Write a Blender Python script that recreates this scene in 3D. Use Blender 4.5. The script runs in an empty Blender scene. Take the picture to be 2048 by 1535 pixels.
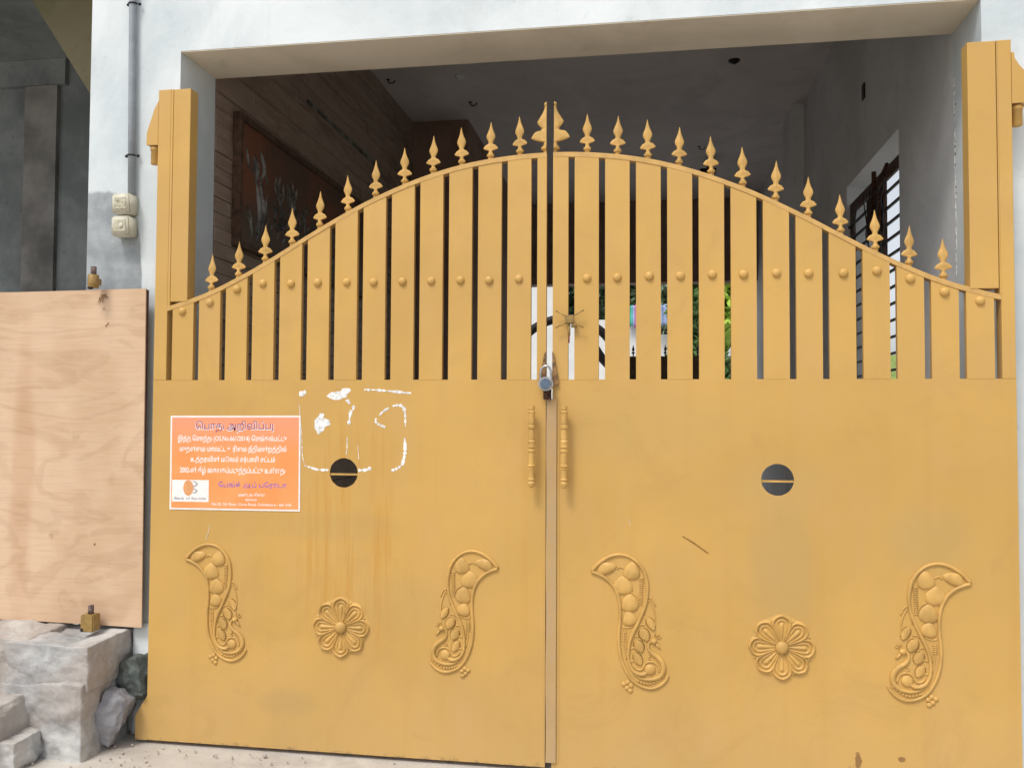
import bpy, bmesh, math, random
from mathutils import Vector, Matrix, noise
PI = math.pi
R = math.radians
random.seed(7)
scene = bpy.context.scene
C = scene.collection

# ------------------------------------------------------------------ camera, sky, sun, exposure
cd = bpy.data.cameras.new('camera')
cd.sensor_width = 36.0
cd.lens = 1716.34 / 2048 * 36.0
cd.clip_start = 0.05
cd.clip_end = 500
cam = bpy.data.objects.new('camera', cd)
C.objects.link(cam)
yaw, pit, rol = 0.15792, 0.03557, 0.00468
F = Vector((-math.sin(yaw) * math.cos(pit), math.cos(yaw) * math.cos(pit), math.sin(pit)))
Rt = Vector((math.cos(yaw), math.sin(yaw), 0))
Up = Rt.cross(F)
R2 = Rt * math.cos(rol) + Up * math.sin(rol)
U2 = -Rt * math.sin(rol) + Up * math.cos(rol)
mw = Matrix((R2, U2, -F)).transposed().to_4x4()
mw.translation = Vector((0.262, -3.0, 1.230))
cam.matrix_world = mw
scene.camera = cam

SUN_EL, SUN_AZ = R(57), R(-26)           # azimuth measured from -Y (the street side), negative = towards -X
w = bpy.data.worlds.new('World')
scene.world = w
w.use_nodes = True
nt = w.node_tree
nt.nodes.clear()
sky = nt.nodes.new('ShaderNodeTexSky')
sky.sky_type = 'NISHITA'
sky.sun_disc = False
sky.sun_elevation = SUN_EL
sky.sun_rotation = PI - SUN_AZ
sky.air_density = 1.0
sky.dust_density = 3.0
sky.ozone_density = 1.0
hs = nt.nodes.new('ShaderNodeHueSaturation')   # thin overcast: the blue of the sky mostly washed out
hs.inputs['Saturation'].default_value = 0.28
bg = nt.nodes.new('ShaderNodeBackground')
bg.inputs['Strength'].default_value = 0.15
wo = nt.nodes.new('ShaderNodeOutputWorld')
nt.links.new(sky.outputs[0], hs.inputs['Color'])
nt.links.new(hs.outputs[0], bg.inputs[0])
nt.links.new(bg.outputs[0], wo.inputs[0])
sl = bpy.data.lights.new('sun', 'SUN')
sl.energy = 1.5
sl.angle = R(15)
sl.color = (1.0, 0.96, 0.90)
so = bpy.data.objects.new('sun', sl)
C.objects.link(so)
sd = Vector((math.sin(SUN_AZ) * math.cos(SUN_EL), -math.cos(SUN_AZ) * math.cos(SUN_EL), math.sin(SUN_EL)))
so.rotation_euler = (-sd).to_track_quat('-Z', 'Y').to_euler()
so.location = (0, -6, 8)
vs = scene.view_settings
vs.view_transform = 'Standard'
vs.look = 'None'
vs.exposure = 0.30
vs.gamma = 1.0
vs.use_curve_mapping = False
scene.cycles.max_bounces = 14
scene.cycles.diffuse_bounces = 8

# ------------------------------------------------------------------ material helpers
class Mat:
    def __init__(s, name, rough=0.6, spec=0.3, metal=0.0):
        s.m = bpy.data.materials.new(name)
        s.m.use_nodes = True
        s.t = s.m.node_tree
        s.n = s.t.nodes
        s.b = s.n['Principled BSDF']
        s.b.inputs['Roughness'].default_value = rough
        s.b.inputs['Specular IOR Level'].default_value = spec
        s.b.inputs['Metallic'].default_value = metal
        s._p = None
        s.h = None
    def pos(s):
        if s._p is None:
            g = s.n.new('ShaderNodeNewGeometry')
            sp = s.n.new('ShaderNodeSeparateXYZ')
            s.t.links.new(g.outputs['Position'], sp.inputs[0])
            s._p = (g.outputs['Position'], sp.outputs[0], sp.outputs[1], sp.outputs[2])
        return s._p
    def put(s, sock, v):
        if isinstance(v, bpy.types.NodeSocket):
            s.t.links.new(v, sock)
        elif isinstance(v, (tuple, list)):
            sock.default_value = (*v, 1) if len(v) == 3 and len(sock.default_value) == 4 else v
        else:
            sock.default_value = v
    def math(s, op, a, b=0.0, c=0.0, clamp=False):
        n = s.n.new('ShaderNodeMath'); n.operation = op; n.use_clamp = clamp
        s.put(n.inputs[0], a); s.put(n.inputs[1], b); s.put(n.inputs[2], c)
        return n.outputs[0]
    def scale(s, v, sc):
        n = s.n.new('ShaderNodeVectorMath'); n.operation = 'MULTIPLY'
        s.put(n.inputs[0], v); n.inputs[1].default_value = sc
        return n.outputs[0]
    def shift(s, v, sc):
        n = s.n.new('ShaderNodeVectorMath'); n.operation = 'ADD'
        s.put(n.inputs[0], v); n.inputs[1].default_value = sc
        return n.outputs[0]
    def noise(s, scale, detail=4, rough=0.55, dist=0.0, vec=None, stretch=None, off=None):
        v = vec if vec is not None else s.pos()[0]
        if stretch: v = s.scale(v, stretch)
        if off: v = s.shift(v, off)
        n = s.n.new('ShaderNodeTexNoise')
        s.put(n.inputs['Vector'], v)
        n.inputs['Scale'].default_value = scale
        n.inputs['Detail'].default_value = detail
        n.inputs['Roughness'].default_value = rough
        n.inputs['Distortion'].default_value = dist
        return n.outputs['Fac']
    def map(s, v, a, b, c=0.0, d=1.0):
        n = s.n.new('ShaderNodeMapRange'); n.interpolation_type = 'SMOOTHSTEP'
        s.put(n.inputs[0], v)
        for i, q in zip((1, 2, 3, 4), (a, b, c, d)): n.inputs[i].default_value = q
        return n.outputs[0]
    def mix(s, f, a, b, mode='MIX'):
        n = s.n.new('ShaderNodeMix'); n.data_type = 'RGBA'; n.blend_type = mode
        s.put(n.inputs[0], f); s.put(n.inputs[6], a); s.put(n.inputs[7], b)
        return n.outputs[2]
    def spot(s, cx, cz, rx, rz, soft=0.5, nz=None, amp=0.5, p=2.0):
        # soft elliptical mask in the x-z plane whose border follows a noise
        _, x, y, z = s.pos()
        dx = s.math('POWER', s.math('ABSOLUTE', s.math('DIVIDE', s.math('SUBTRACT', x, cx), rx)), p)
        dz = s.math('POWER', s.math('ABSOLUTE', s.math('DIVIDE', s.math('SUBTRACT', z, cz), rz)), p)
        d = s.math('ADD', dx, dz)
        if nz is not None:
            d = s.math('ADD', d, s.math('MULTIPLY', s.math('SUBTRACT', nz, 0.5), amp))
        return s.map(d, 1 - soft, 1 + soft, 1, 0)
    def color(s, c): s.put(s.b.inputs['Base Color'], c); return s
    def bump(s, h, strength=0.3, dist=0.01):
        n = s.n.new('ShaderNodeBump')
        n.inputs['Strength'].default_value = strength
        n.inputs['Distance'].default_value = dist
        s.put(n.inputs['Height'], h)
        if s.h is not None: s.t.links.new(s.h, n.inputs['Normal'])
        s.h = n.outputs[0]
        s.t.links.new(s.h, s.b.inputs['Normal'])
        return s
    def rough(s, v): s.put(s.b.inputs['Roughness'], v); return s

ALB = .81      # base colours matched to the exposure above
def simple(name, col, rough=0.6, var=0.12, sc=20, spec=0.3, metal=0.0, bump=0.15, bd=0.003):
    col = tuple(c * ALB for c in col)
    m = Mat(name, rough, spec, metal)
    n = m.noise(sc, 5)
    d = tuple(max(0, c * (1 - var * 1.6)) for c in col)
    l = tuple(min(1, c * (1 + var)) for c in col)
    m.color(m.mix(m.map(n, .3, .7), d, l))
    if bump: m.bump(m.noise(sc * 4, 3), bump, bd)
    return m.m

def gate_paint(name, base, worn=0.0):
    m = Mat(name, 0.42, 0.35)
    P, x, y, z = m.pos()
    big = m.noise(1.7, 4, .55, .4)
    mid = m.noise(7, 5, .6, stretch=(1, 1, .55))
    streak = m.noise(16, 4, .6, stretch=(1, 1, .05))
    fine = m.noise(150, 3)
    col = m.mix(m.map(big, .35, .68), tuple(c * .93 for c in base), tuple(min(1, c * 1.05) for c in base))
    col = m.mix(m.math('MULTIPLY', m.map(mid, .40, .72), .45), col, (base[0] * .96, base[1] * .98, base[2] * 1.35))
    col = m.mix(m.math('MULTIPLY', m.map(streak, .50, .72), .22), col, (base[0] * .88, base[1] * .80, base[2] * .62))
    col = m.mix(m.math('MULTIPLY', m.map(fine, .60, .72), .10), col, (base[0] * .7, base[1] * .65, base[2] * .6))
    # rust-coloured drips below the torn poster and the peephole of the left leaf
    st2 = m.noise(17, 4, .7, stretch=(1, 1, .05), off=(3, 0, 0))
    k = m.spot(-.80, .80, .24, .42, .6, mid, .8)
    k = m.math('MULTIPLY', k, m.map(st2, .47, .68))
    col = m.mix(m.math('MULTIPLY', k, .58), col, (.50, .225, .026))
    for (cx, cz, rx, rz, a, c) in ((.70, .72, .10, .22, .30, (.35, .27, .14)), (1.16, .83, .12, .10, .30, (.37, .29, .14)),
                                   (-.88, .82, .22, .05, .22, (.40, .29, .12)), (-.62, .55, .16, .10, .22, (.41, .295, .13)),
                                   (.2, 1.2, .3, .12, .2, (.40, .295, .13)), (.7, .98, .16, .10, .20, (.40, .30, .15)),
                                   (-1.05, .18, .09, .05, .35, (.33, .23, .09))):
        kk = m.spot(cx, cz, rx, rz, .95, mid, 3.2)
        col = m.mix(m.math('MULTIPLY', kk, a), col, c)
    # rust along the lower edge
    e = m.math('SUBTRACT', z, m.math('MULTIPLY', m.math('SUBTRACT', m.noise(22, 5, .7), .5), .10))
    col = m.mix(m.map(e, -.004, .016, .8, 0), col, (.12, .055, .03))
    for (cx, cz, rx, rz) in ((.940, .098, .010, .030), (.918, .045, .016, .035), (.90, .02, .03, .02), (1.075, .115, .012, .008), (1.02, .03, .02, .012)):
        col = m.mix(m.math('MULTIPLY', m.spot(cx, cz, rx, rz, .5, m.noise(45, 5, .7), 4.5), .85), col, (.11, .022, .002))
    dust = m.map(m.math('ADD', z, m.math('MULTIPLY', big, .25)), .12, .62, .22, 0)
    col = m.mix(dust, col, (.49, .38, .23))
    if worn:
        wn = m.noise(40, 5, .7, stretch=(1, 1, .3))
        col = m.mix(m.map(wn, .40, .62, .25 * worn, worn), col, (.41, .30, .20))
    oi = m.n.new('ShaderNodeObjectInfo')
    col = m.mix(m.map(oi.outputs['Random'], 0, 1, 0, .16), col, (base[0] * .86, base[1] * .84, base[2] * .80))
    chips = m.map(m.noise(26, 5, .75, off=(7, 0, 3)), .705, .725, 0, .65)
    col = m.mix(chips, col, (.24, .135, .045))
    smear = m.noise(3.1, 6, .72, 1.2, off=(1, 0, 8))
    col = m.mix(m.map(smear, .50, .70, 0, .30), col, (base[0] * .78, base[1] * .77, base[2] * .85))
    m.color(col)
    m.rough(m.map(m.noise(5, 4), .3, .7, .34, .58))
    m.bump(m.noise(2.2, 2), .35, .014)
    m.bump(m.noise(7, 3), .25, .004)
    m.bump(fine, .10, .0008)
    return m.m

GOLD = (.572, .346, .096)
mat = {}
mat['gold'] = gate_paint('ochre_gate_paint', GOLD)
mat['gold_worn'] = gate_paint('worn_ochre_paint', (.50, .32, .12), .5)
mat['gold_relief'] = simple('ochre_relief_paint', (.685, .412, .120), .45, .11, 14, .35, bump=.1, bd=.001)
mat['rail_edge'] = simple('pale_rail_edge_paint', (.70, .43, .145), .5, .07, 30)
mat['hardware'] = simple('dull_brass_paint', (.38, .24, .075), .45, .12, 60, .4)
mat['browned'] = simple('browned_ochre_paint', (.30, .17, .07), .6, .35, 60)
mat['rust'] = simple('rusty_iron', (.10, .045, .028), .85, .5, 90, .2, bump=.5)
mat['rustrod'] = simple('rusty_rod', (.20, .14, .12), .7, .35, 120, .3, bump=.4)
mat['steel'] = simple('galvanised_steel', (.55, .57, .60), .30, .12, 60, .5, .85)
mat['darksteel'] = simple('dark_blue_steel', (.16, .22, .30), .35, .15, 90, .5, .6)

def whitewash():
    m = Mat('whitewashed_plaster', .85, .15)
    big = m.noise(1.3, 5, .6, .6); mid = m.noise(6, 6, .62, .3); drip = m.noise(12, 4, .6, stretch=(1, 1, .12))
    col = m.mix(m.map(big, .34, .66), (.54, .60, .625), (.73, .775, .785))
    col = m.mix(m.math('MULTIPLY', m.map(mid, .45, .72), .40), col, (.70, .745, .745))
    col = m.mix(m.math('MULTIPLY', m.map(mid, .30, .40, 1, 0), .35), col, (.40, .435, .44))
    col = m.mix(m.math('MULTIPLY', m.map(drip, .52, .75), .18), col, (.43, .45, .44))
    speck = m.noise(45, 3, .6)
    col = m.mix(m.map(speck, .71, .76, 0, .5), col, (.40, .42, .42))
    pm = m.spot(-1.955, 1.5, .243, .61, .06, m.noise(14, 4, .6), .22, 4)
    cem = m.mix(m.map(m.noise(9, 6, .62), .32, .68), (.245, .27, .285), (.38, .405, .42))
    col = m.mix(m.math('MULTIPLY', pm, .96), col, cem)
    m.color(col)
    m.bump(m.noise(4, 5, .6), .35, .02)
    m.bump(m.noise(60, 4, .6), .18, .003)
    return m.m
mat['white'] = whitewash()
def interior(name, a, b):
    m = Mat(name, .8, .2)
    col = m.mix(m.map(m.noise(1.6, 5, .62, .8), .35, .65), a, b)
    col = m.mix(m.map(m.noise(5, 6, .7, .6, off=(2, 5, 1)), .56, .70, 0, .35), col, tuple(q * .72 for q in a))
    m.color(col)
    m.bump(m.noise(3, 4), .3, .015)
    m.bump(m.noise(30, 3), .12, .003)
    return m.m
mat['ceiling'] = interior('grey_painted_ceiling', (.58, .545, .52), (.66, .62, .59))
mat['inwall'] = interior('grey_painted_wall', (.60, .61, .61), (.72, .735, .74))
mat['soffit'] = interior('shaded_plaster', (.56, .55, .52), (.66, .65, .62))
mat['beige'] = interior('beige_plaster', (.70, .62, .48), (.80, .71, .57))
def tile_mat():
    m = Mat('brown_stone_tile', .5, .3)
    oi = m.n.new('ShaderNodeObjectInfo')
    n = m.noise(9, 6, .65, .8, stretch=(1, .5, 3))
    a = m.mix(oi.outputs['Random'], (.20, .14, .108), (.29, .215, .165))
    col = m.mix(m.map(n, .35, .7), a, (.34, .26, .205))
    m.color(col)
    m.bump(n, .3, .004)
    return m.m
mat['tile'] = tile_mat()
mat['grout'] = simple('dark_grout', (.17, .12, .095), .9)
mat['brownwall'] = interior('dark_brown_wall', (.24, .155, .12), (.32, .22, .175))
mat['floor'] = interior('grey_floor_tile', (.60, .59, .58), (.68, .67, .66))
def mural_mat():
    m = Mat('dark_painted_mural', .4, .4)
    P, x, y, z = m.pos()
    v = m.noise(2.2, 3, .5, .5)
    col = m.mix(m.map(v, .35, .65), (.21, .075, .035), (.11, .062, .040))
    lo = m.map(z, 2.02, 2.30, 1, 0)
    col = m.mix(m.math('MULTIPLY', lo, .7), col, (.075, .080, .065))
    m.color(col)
    return m.m
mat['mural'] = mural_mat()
mat['mural_pale'] = simple('pale_mural_paint', (.26, .25, .23), .5, .5, 14)
mat['mural_mid'] = simple('grey_green_mural_paint', (.20, .20, .17), .5, .5, 14)
mat['frame_wood'] = simple('dark_frame_wood', (.13, .075, .05), .5, .3, 30)
mat['darkwood'] = simple('dark_window_wood', (.11, .06, .045), .55, .35, 40)
mat['darkmetal'] = simple('dark_iron', (.025, .022, .022), .5, .3, 60)
mat['black'] = simple('black_rubber', (.02, .015, .016), .6, .2, 40)
mat['conduit'] = simple('grey_plastic_conduit', (.36, .40, .44), .45, .08, 12)
mat['cream'] = simple('cream_plastic', (.74, .71, .57), .4, .06, 20)
mat['cream_lens'] = simple('yellowed_cover_plate', (.60, .56, .42), .3, .18, 60)
def conc(name, a, b, c, sc=6, bumpd=.02, bs=.6):
    a, b, c = [tuple(q * ALB for q in w_) for w_ in (a, b, c)]
    m = Mat(name, .92, .12)
    n1 = m.noise(sc, 7, .65, .3); n2 = m.noise(sc * .35, 4, .5, .5); n3 = m.noise(sc * 14, 4, .6)
    col = m.mix(m.map(n1, .34, .66), a, b)
    col = m.mix(m.map(n2, .42, .62, 0, .7), col, c)
    col = m.mix(m.map(n3, .60, .72, 0, .35), col, tuple(q * .55 for q in a))
    m.color(col)
    m.bump(n1, bs, bumpd)
    m.bump(n3, .4, .003)
    return m.m
mat['mortar'] = conc('rough_grey_mortar', (.36, .365, .37), (.66, .66, .64), (.47, .41, .37), 5)
mat['mortar2'] = conc('beige_mortar', (.42, .37, .33), (.60, .56, .51), (.46, .43, .41))
mat['rock'] = conc('pale_grey_rock', (.28, .28, .30), (.44, .44, .46), (.36, .36, .39), 12, .015)
mat['rock2'] = conc('dark_green_rock', (.085, .11, .11), (.19, .22, .21), (.16, .16, .14), 12, .015)
mat['ground'] = conc('dusty_concrete', (.50, .46, .41), (.66, .62, .56), (.60, .55, .49), 5, .012, .35)
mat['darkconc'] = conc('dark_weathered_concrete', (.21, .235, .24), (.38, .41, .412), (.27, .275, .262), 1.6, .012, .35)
mat['olive'] = conc('mossy_slab', (.28, .27, .16), (.44, .41, .25), (.36, .31, .20), 3, .012, .35)
mat['brownpost'] = simple('brown_stained_concrete', (.31, .30, .285), .8, .3, 3)
def plywood():
    m = Mat('pale_plywood_face', .55, .25)
    P, x, y, z = m.pos()
    n = m.noise(1.9, 3, .5, .9, stretch=(.75, 1, 1.5))
    ring = m.math('SINE', m.math('MULTIPLY', n, 52.0))
    n2 = m.noise(5, 4, .6, .5, stretch=(.5, 1, 1.6))
    ring2 = m.math('SINE', m.math('MULTIPLY', n2, 40.0))
    base = m.mix(m.map(m.noise(2.4, 3), .35, .65), (.565, .385, .245), (.665, .475, .32))
    col = m.mix(m.map(ring, .1, 1, 0, .24), base, (.40, .235, .135))
    col = m.mix(m.map(ring2, .2, 1, 0, .16), col, (.66, .50, .36))
    fib = m.noise(160, 3, .6, stretch=(.04, 1, 1))
    col = m.mix(m.map(fib, .45, .75, 0, .26), col, (.40, .24, .14))
    st = m.math('MULTIPLY', m.spot(-2.17, .85, .045, .55, .95, m.noise(4, 5), 3.4), .28)
    col = m.mix(st, col, (.40, .18, .085))
    knots = m.map(m.noise(11, 2, .4, off=(5, 1, 2)), .76, .80, 0, .45)
    col = m.mix(knots, col, (.30, .18, .10))
    m.color(col)
    m.bump(fib, .1, .001)
    return m.m
mat['ply'] = plywood()
mat['plyedge'] = simple('dark_plywood_edge', (.12, .055, .045), .8, .3, 60)
mat['splinter'] = simple('broken_plywood_fibres', (.50, .32, .18), .8, .4, 80)
def poster_mat():
    m = Mat('faded_orange_print', .45, .35)
    n = m.noise(6, 3); P, x, y, z = m.pos()
    col = m.mix(m.map(n, .35, .65), (.80, .30, .095), (.82, .34, .12))
    n2 = m.math('ADD', z, m.math('MULTIPLY', n, .12))
    col = m.mix(m.map(n2, 1.10, 1.30, 0, .75), col, (.82, .31, .20))
    m.color(col)
    m.bump(m.noise(9, 3, .5, 1.0), .4, .004)
    return m.m
mat['orange'] = poster_mat()
mat['paper'] = simple('white_paper', (1.02, .96, .92), .6, .05, 30)
mat['glue'] = simple('white_paper_remnant', (.98, .98, .95), .7, .2, 60)
mat['tan_line'] = simple('pale_scratch', (.74, .57, .36), .7, .1, 60)
mat['dark_line'] = simple('dark_scratch', (.40, .21, .05), .7, .2, 60)
mat['print_purple'] = simple('purple_ink', (.38, .10, .22), .5, .15, 80)
mat['print_pink'] = simple('pink_ink', (.80, .30, .42), .5, .15, 80)
mat['print_white'] = simple('white_ink', (1.1, 1.02, .98), .5, .05, 60)
mat['print_lilac'] = simple('lilac_ink', (.42, .22, .52), .5, .2, 90)
mat['print_grey'] = simple('grey_ink', (.38, .40, .42), .5, .1, 60)
mat['print_peach'] = simple('orange_ink', (.88, .42, .18), .5, .05, 60)
mat['leaf'] = simple('green_leaf', (.13, .24, .07), .5, .4, 3)
mat['leaf_dk'] = simple('dark_green_leaf', (.09, .15, .07), .5, .4, 3)
mat['leaf_lt'] = simple('yellow_green_leaf', (.38, .55, .07), .45, .3, 3)
mat['leaf_grey'] = simple('grey_green_leaf', (.30, .40, .27), .5, .35, 3)
mat['stem'] = simple('green_brown_stem', (.12, .12, .06), .7)
mat['yardwhite'] = simple('bright_white_wall', (.82, .82, .80), .8, .04, 2)
mat['gatebrown'] = simple('brown_gate_paint', (.075, .040, .015), .5, .2, 20)
mat['pink'] = simple('pink_cloth', (.70, .22, .50), .8, .1, 8)
mat['teal'] = simple('teal_cloth', (.10, .55, .42), .8, .1, 8)
mat['blue'] = simple('pale_blue_cloth', (.42, .52, .80), .8, .1, 8)
mat['red'] = simple('red_sheet', (.75, .08, .07), .6, .1, 8)
mat['lime'] = simple('lime_wall', (.33, .45, .14), .8, .1, 8)

# ------------------------------------------------------------------ object helpers
def link(name, me, m=None, parent=None, smooth=False):
    o = bpy.data.objects.new(name, me)
    C.objects.link(o)
    if m is not None and not me.materials: me.materials.append(mat[m] if isinstance(m, str) else m)
    if parent is not None: o.parent = parent
    if smooth:
        for p in me.polygons: p.use_smooth = True
    return o
def bm_obj(name, bm, m, parent=None, smooth=False):
    me = bpy.data.meshes.new(name)
    bmesh.ops.recalc_face_normals(bm, faces=bm.faces[:])
    bm.to_mesh(me); bm.free()
    return link(name, me, m, parent, smooth)
def tag(o, label, cat=None, group=None, kind=None):
    if label: o['label'] = label
    if cat: o['category'] = cat
    if group: o['group'] = group
    if kind: o['kind'] = kind
    return o
def thing(name, label, cat, loc=(0, 0, 0), group=None):
    o = bpy.data.objects.new(name, None)
    o.empty_display_size = .1
    C.objects.link(o); o.location = loc
    return tag(o, label, cat, group)
def bx(bm, x0, x1, y0, y1, z0, z1):
    v = [bm.verts.new((x, y, z)) for x in (x0, x1) for y in (y0, y1) for z in (z0, z1)]
    for f in ((0, 1, 3, 2), (4, 6, 7, 5), (0, 4, 5, 1), (2, 3, 7, 6), (0, 2, 6, 4), (1, 5, 7, 3)):
        bm.faces.new([v[i] for i in f])
def box(name, b, m, parent=None, bev=0.0):
    bm = bmesh.new(); bx(bm, *b)
    o = bm_obj(name, bm, m, parent)
    if bev: bevel(o, bev)
    return o
def bevel(o, wd, seg=2):
    md = o.modifiers.new('soft_edge', 'BEVEL'); md.width = wd; md.segments = seg; md.limit_method = 'ANGLE'
    md.angle_limit = R(40)
    return o
def plate_bm(loops, y0, y1, bm=None):
    # flat plate in the x-z plane from y0 to y1, first loop outer, others holes
    bm = bm or bmesh.new()
    t = bmesh.new()
    for lp in loops:
        vs_ = [t.verts.new((x, y0, z)) for x, z in lp]
        for i in range(len(vs_)): t.edges.new((vs_[i - 1], vs_[i]))
    bmesh.ops.triangle_fill(t, edges=t.edges[:], use_beauty=True, normal=(0, -1, 0))
    r = bmesh.ops.extrude_face_region(t, geom=t.faces[:])
    bmesh.ops.translate(t, vec=(0, y1 - y0, 0), verts=[g for g in r['geom'] if isinstance(g, bmesh.types.BMVert)])
    # extrude keeps the start faces as the cap
    me = bpy.data.meshes.new('tmp'); t.to_mesh(me); t.free()
    bm.from_mesh(me); bpy.data.meshes.remove(me)
    return bm
def plate(name, loops, y0, y1, m, parent=None):
    bm = plate_bm(loops, y0, y1)
    return bm_obj(name, bm, m, parent)
def smooth_path(pts, n=6):
    pts = [Vector(p) for p in pts]
    out = []
    for i in range(len(pts) - 1):
        p0 = pts[max(i - 1, 0)]; p1 = pts[i]; p2 = pts[i + 1]; p3 = pts[min(i + 2, len(pts) - 1)]
        for k in range(n):
            t = k / n
            out.append(.5 * ((2 * p1) + (p2 - p0) * t + (2 * p0 - 5 * p1 + 4 * p2 - p3) * t * t + (3 * p1 - p0 - 3 * p2 + p3) * t ** 3))
    out.append(pts[-1])
    return out
def tube(bm, pts, r, n=8, sq=None, caps=True):
    # tube along 3D points; r number or list; sq = flatten factor along y
    pts = [Vector(p) for p in pts]
    rs = r if isinstance(r, (list, tuple)) else [r] * len(pts)
    rings = []
    ref = Vector((0, 1, 0))
    for i, p in enumerate(pts):
        d = (pts[min(i + 1, len(pts) - 1)] - pts[max(i - 1, 0)]).normalized()
        a = d.cross(ref)
        if a.length < .05: a = d.cross(Vector((1, 0, 0)))
        a.normalize(); b = a.cross(d).normalized()
        ring = []
        for k in range(n):
            t = 2 * PI * k / n
            o = a * math.cos(t) * rs[i] + b * math.sin(t) * rs[i]
            if sq: o.y *= sq
            ring.append(bm.verts.new(p + o))
        rings.append(ring)
    for i in range(len(rings) - 1):
        for k in range(n):
            bm.faces.new((rings[i][k], rings[i][(k + 1) % n], rings[i + 1][(k + 1) % n], rings[i + 1][k]))
    if caps:
        bm.faces.new(rings[0]); bm.faces.new(rings[-1][::-1])
def blob(bm, c, rx, ry, rz, rot=0, seg=12, ring=8):
    M = Matrix.Translation(c) @ Matrix.Rotation(rot, 4, 'Y') @ Matrix.Diagonal((rx, ry, rz, 1))
    bmesh.ops.create_uvsphere(bm, u_segments=seg, v_segments=ring, radius=1, matrix=M)
def lathe(bm, prof, cx, cy, n=16, z0=0):
    rings = [[bm.verts.new((cx + r * math.cos(2 * PI * k / n), cy + r * math.sin(2 * PI * k / n), z0 + z)) for k in range(n)] for r, z in prof]
    for i in range(len(rings) - 1):
        for k in range(n):
            bm.faces.new((rings[i][k], rings[i][(k + 1) % n], rings[i + 1][(k + 1) % n], rings[i + 1][k]))
    bm.faces.new(rings[0][::-1]); bm.faces.new(rings[-1])
def rough_lump(name, b, m, parent=None, amp=.02, fr=6, cuts=20, rnd=.15, seed=0, sub=None):
    # a box with rounded, noisy faces
    x0, x1, y0, y1, z0, z1 = b
    bm = bmesh.new()
    bmesh.ops.create_cube(bm, size=2)
    bmesh.ops.subdivide_edges(bm, edges=bm.edges[:], cuts=cuts, use_grid_fill=True)
    c = Vector(((x0 + x1) / 2, (y0 + y1) / 2, (z0 + z1) / 2)); h = Vector(((x1 - x0) / 2, (y1 - y0) / 2, (z1 - z0) / 2))
    for v in bm.verts:
        p = v.co.copy()
        q = p.normalized() * 1.25
        p = p.lerp(q, rnd)
        wp = Vector((p.x * h.x, p.y * h.y, p.z * h.z))
        d = p.normalized()
        s = Vector((seed * 3.1, seed * 1.7, seed))
        k = noise.fractal((wp + c) * fr + s, .85, 2.1, 7) + .5 * noise.cell((wp + c) * fr * .8 + s) * .3
        v.co = c + wp + d * k * amp
    return bm_obj(name, bm, m, parent, True)
def copy_of(o, parent, loc=None, rot=None):
    c = o.copy(); C.objects.link(c); c.parent = parent
    if loc is not None: c.location = loc
    if rot is not None: c.rotation_euler = rot
    return c

# ------------------------------------------------------------------ the setting
def ground():
    bm = bmesh.new()
    n = 60
    def hz(x, y):
        near = math.exp(-((x + 1.7) ** 2 + (y + .4) ** 2) / .6)
        h = (noise.fractal(Vector((x * 2.2, y * 2.2, 0)), 1, 2, 4)) * .012 * min(1, max(0, (-y - .02) * 4))
        return -.004 + h * (.3 + near) - .001
    xs = [-60, -20, -8] + [-4 + 8 * i / n for i in range(n + 1)] + [8, 20, 60]
    ys = [-60, -20, -8] + [-4 + 4 * i / (n // 2) for i in range(n // 2 + 1)] + [.05, 3, 12, 30, 60]
    g = [[bm.verts.new((x, y, hz(x, y))) for y in ys] for x in xs]
    for i in range(len(xs) - 1):
        for j in range(len(ys) - 1):
            bm.faces.new((g[i][j], g[i + 1][j], g[i + 1][j + 1], g[i][j + 1]))
    o = bm_obj('ground', bm, 'ground', None, True)
    tag(o, 'dusty pale concrete ground running in front of the gate', None, None, 'structure')
ground()

# ------------------------------------------------------------------ the house porch
XL, XR, YF, YB, ZT, ZC = -1.565, 1.385, .10, .375, 2.66, 3.52
house = thing('house', 'whitewashed house front with a dark covered porch behind the gate', 'building', (0, YF, 0))
house.location = (0, 0, 0)
plate('facade_wall', [[(-1.955, 0), (-1.955, 4.6), (4.2, 4.6), (4.2, 0), (XR, 0), (XR, ZT), (XL, ZT), (XL, 0)]], YF, YB, 'white', house)
box('ceiling', (-1.75, 1.65, YB + .003, 6.40, ZC, ZC + .2), 'ceiling', house)
box('porch_floor', (-1.75, 1.65, YB + .002, 6.6, -.02, .02), 'floor', house)
box('threshold', (XL + .002, XR - .002, YF + .003, YB, -.02, .016), 'floor', house)
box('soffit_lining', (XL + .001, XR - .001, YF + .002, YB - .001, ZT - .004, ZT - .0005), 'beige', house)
lw = box('left_wall', (XL - .15, XL - .012, YB + .003, 3.45, 0, ZC), 'grout', house)
# coursed brown tiles on the left wall
TH = .12
bm = bmesh.new(); bx(bm, 0, .014, .002, .618, .002, TH - .002)
bmesh.ops.bevel(bm, geom=[e for e in bm.edges], offset=.002, segments=1, affect='EDGES')
t0 = bm_obj('tile', bm, 'tile', lw)
first = True
course = [(1.2 * k / 10, .12) for k in range(12)] + [(1.44 + k * .065, .065) for k in range(32)]
for r, (zr, th_) in enumerate(course):
    off = -(r * 7 % 5) * .124
    for c in range(7):
        y = YB + .005 + off + c * .62
        ya, yb = max(y, YB + .005), min(y + .62, 3.449)
        if yb - ya < .05: continue
        o = t0 if first else copy_of(t0, lw)
        first = False
        o.location = (XL - .013 + random.uniform(-.002, .004), ya, zr)
        o.scale = (1, (yb - ya) / .62, th_ / .12)
# wall stepping in behind (brown), pier and corridor
box('brown_pier', (XL - .15, -1.12, 3.453, 6.4, 0, ZC - .003), 'brownwall', house)
rw = bpy.data.objects.new('right_wall', None); C.objects.link(rw); rw.parent = house
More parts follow.
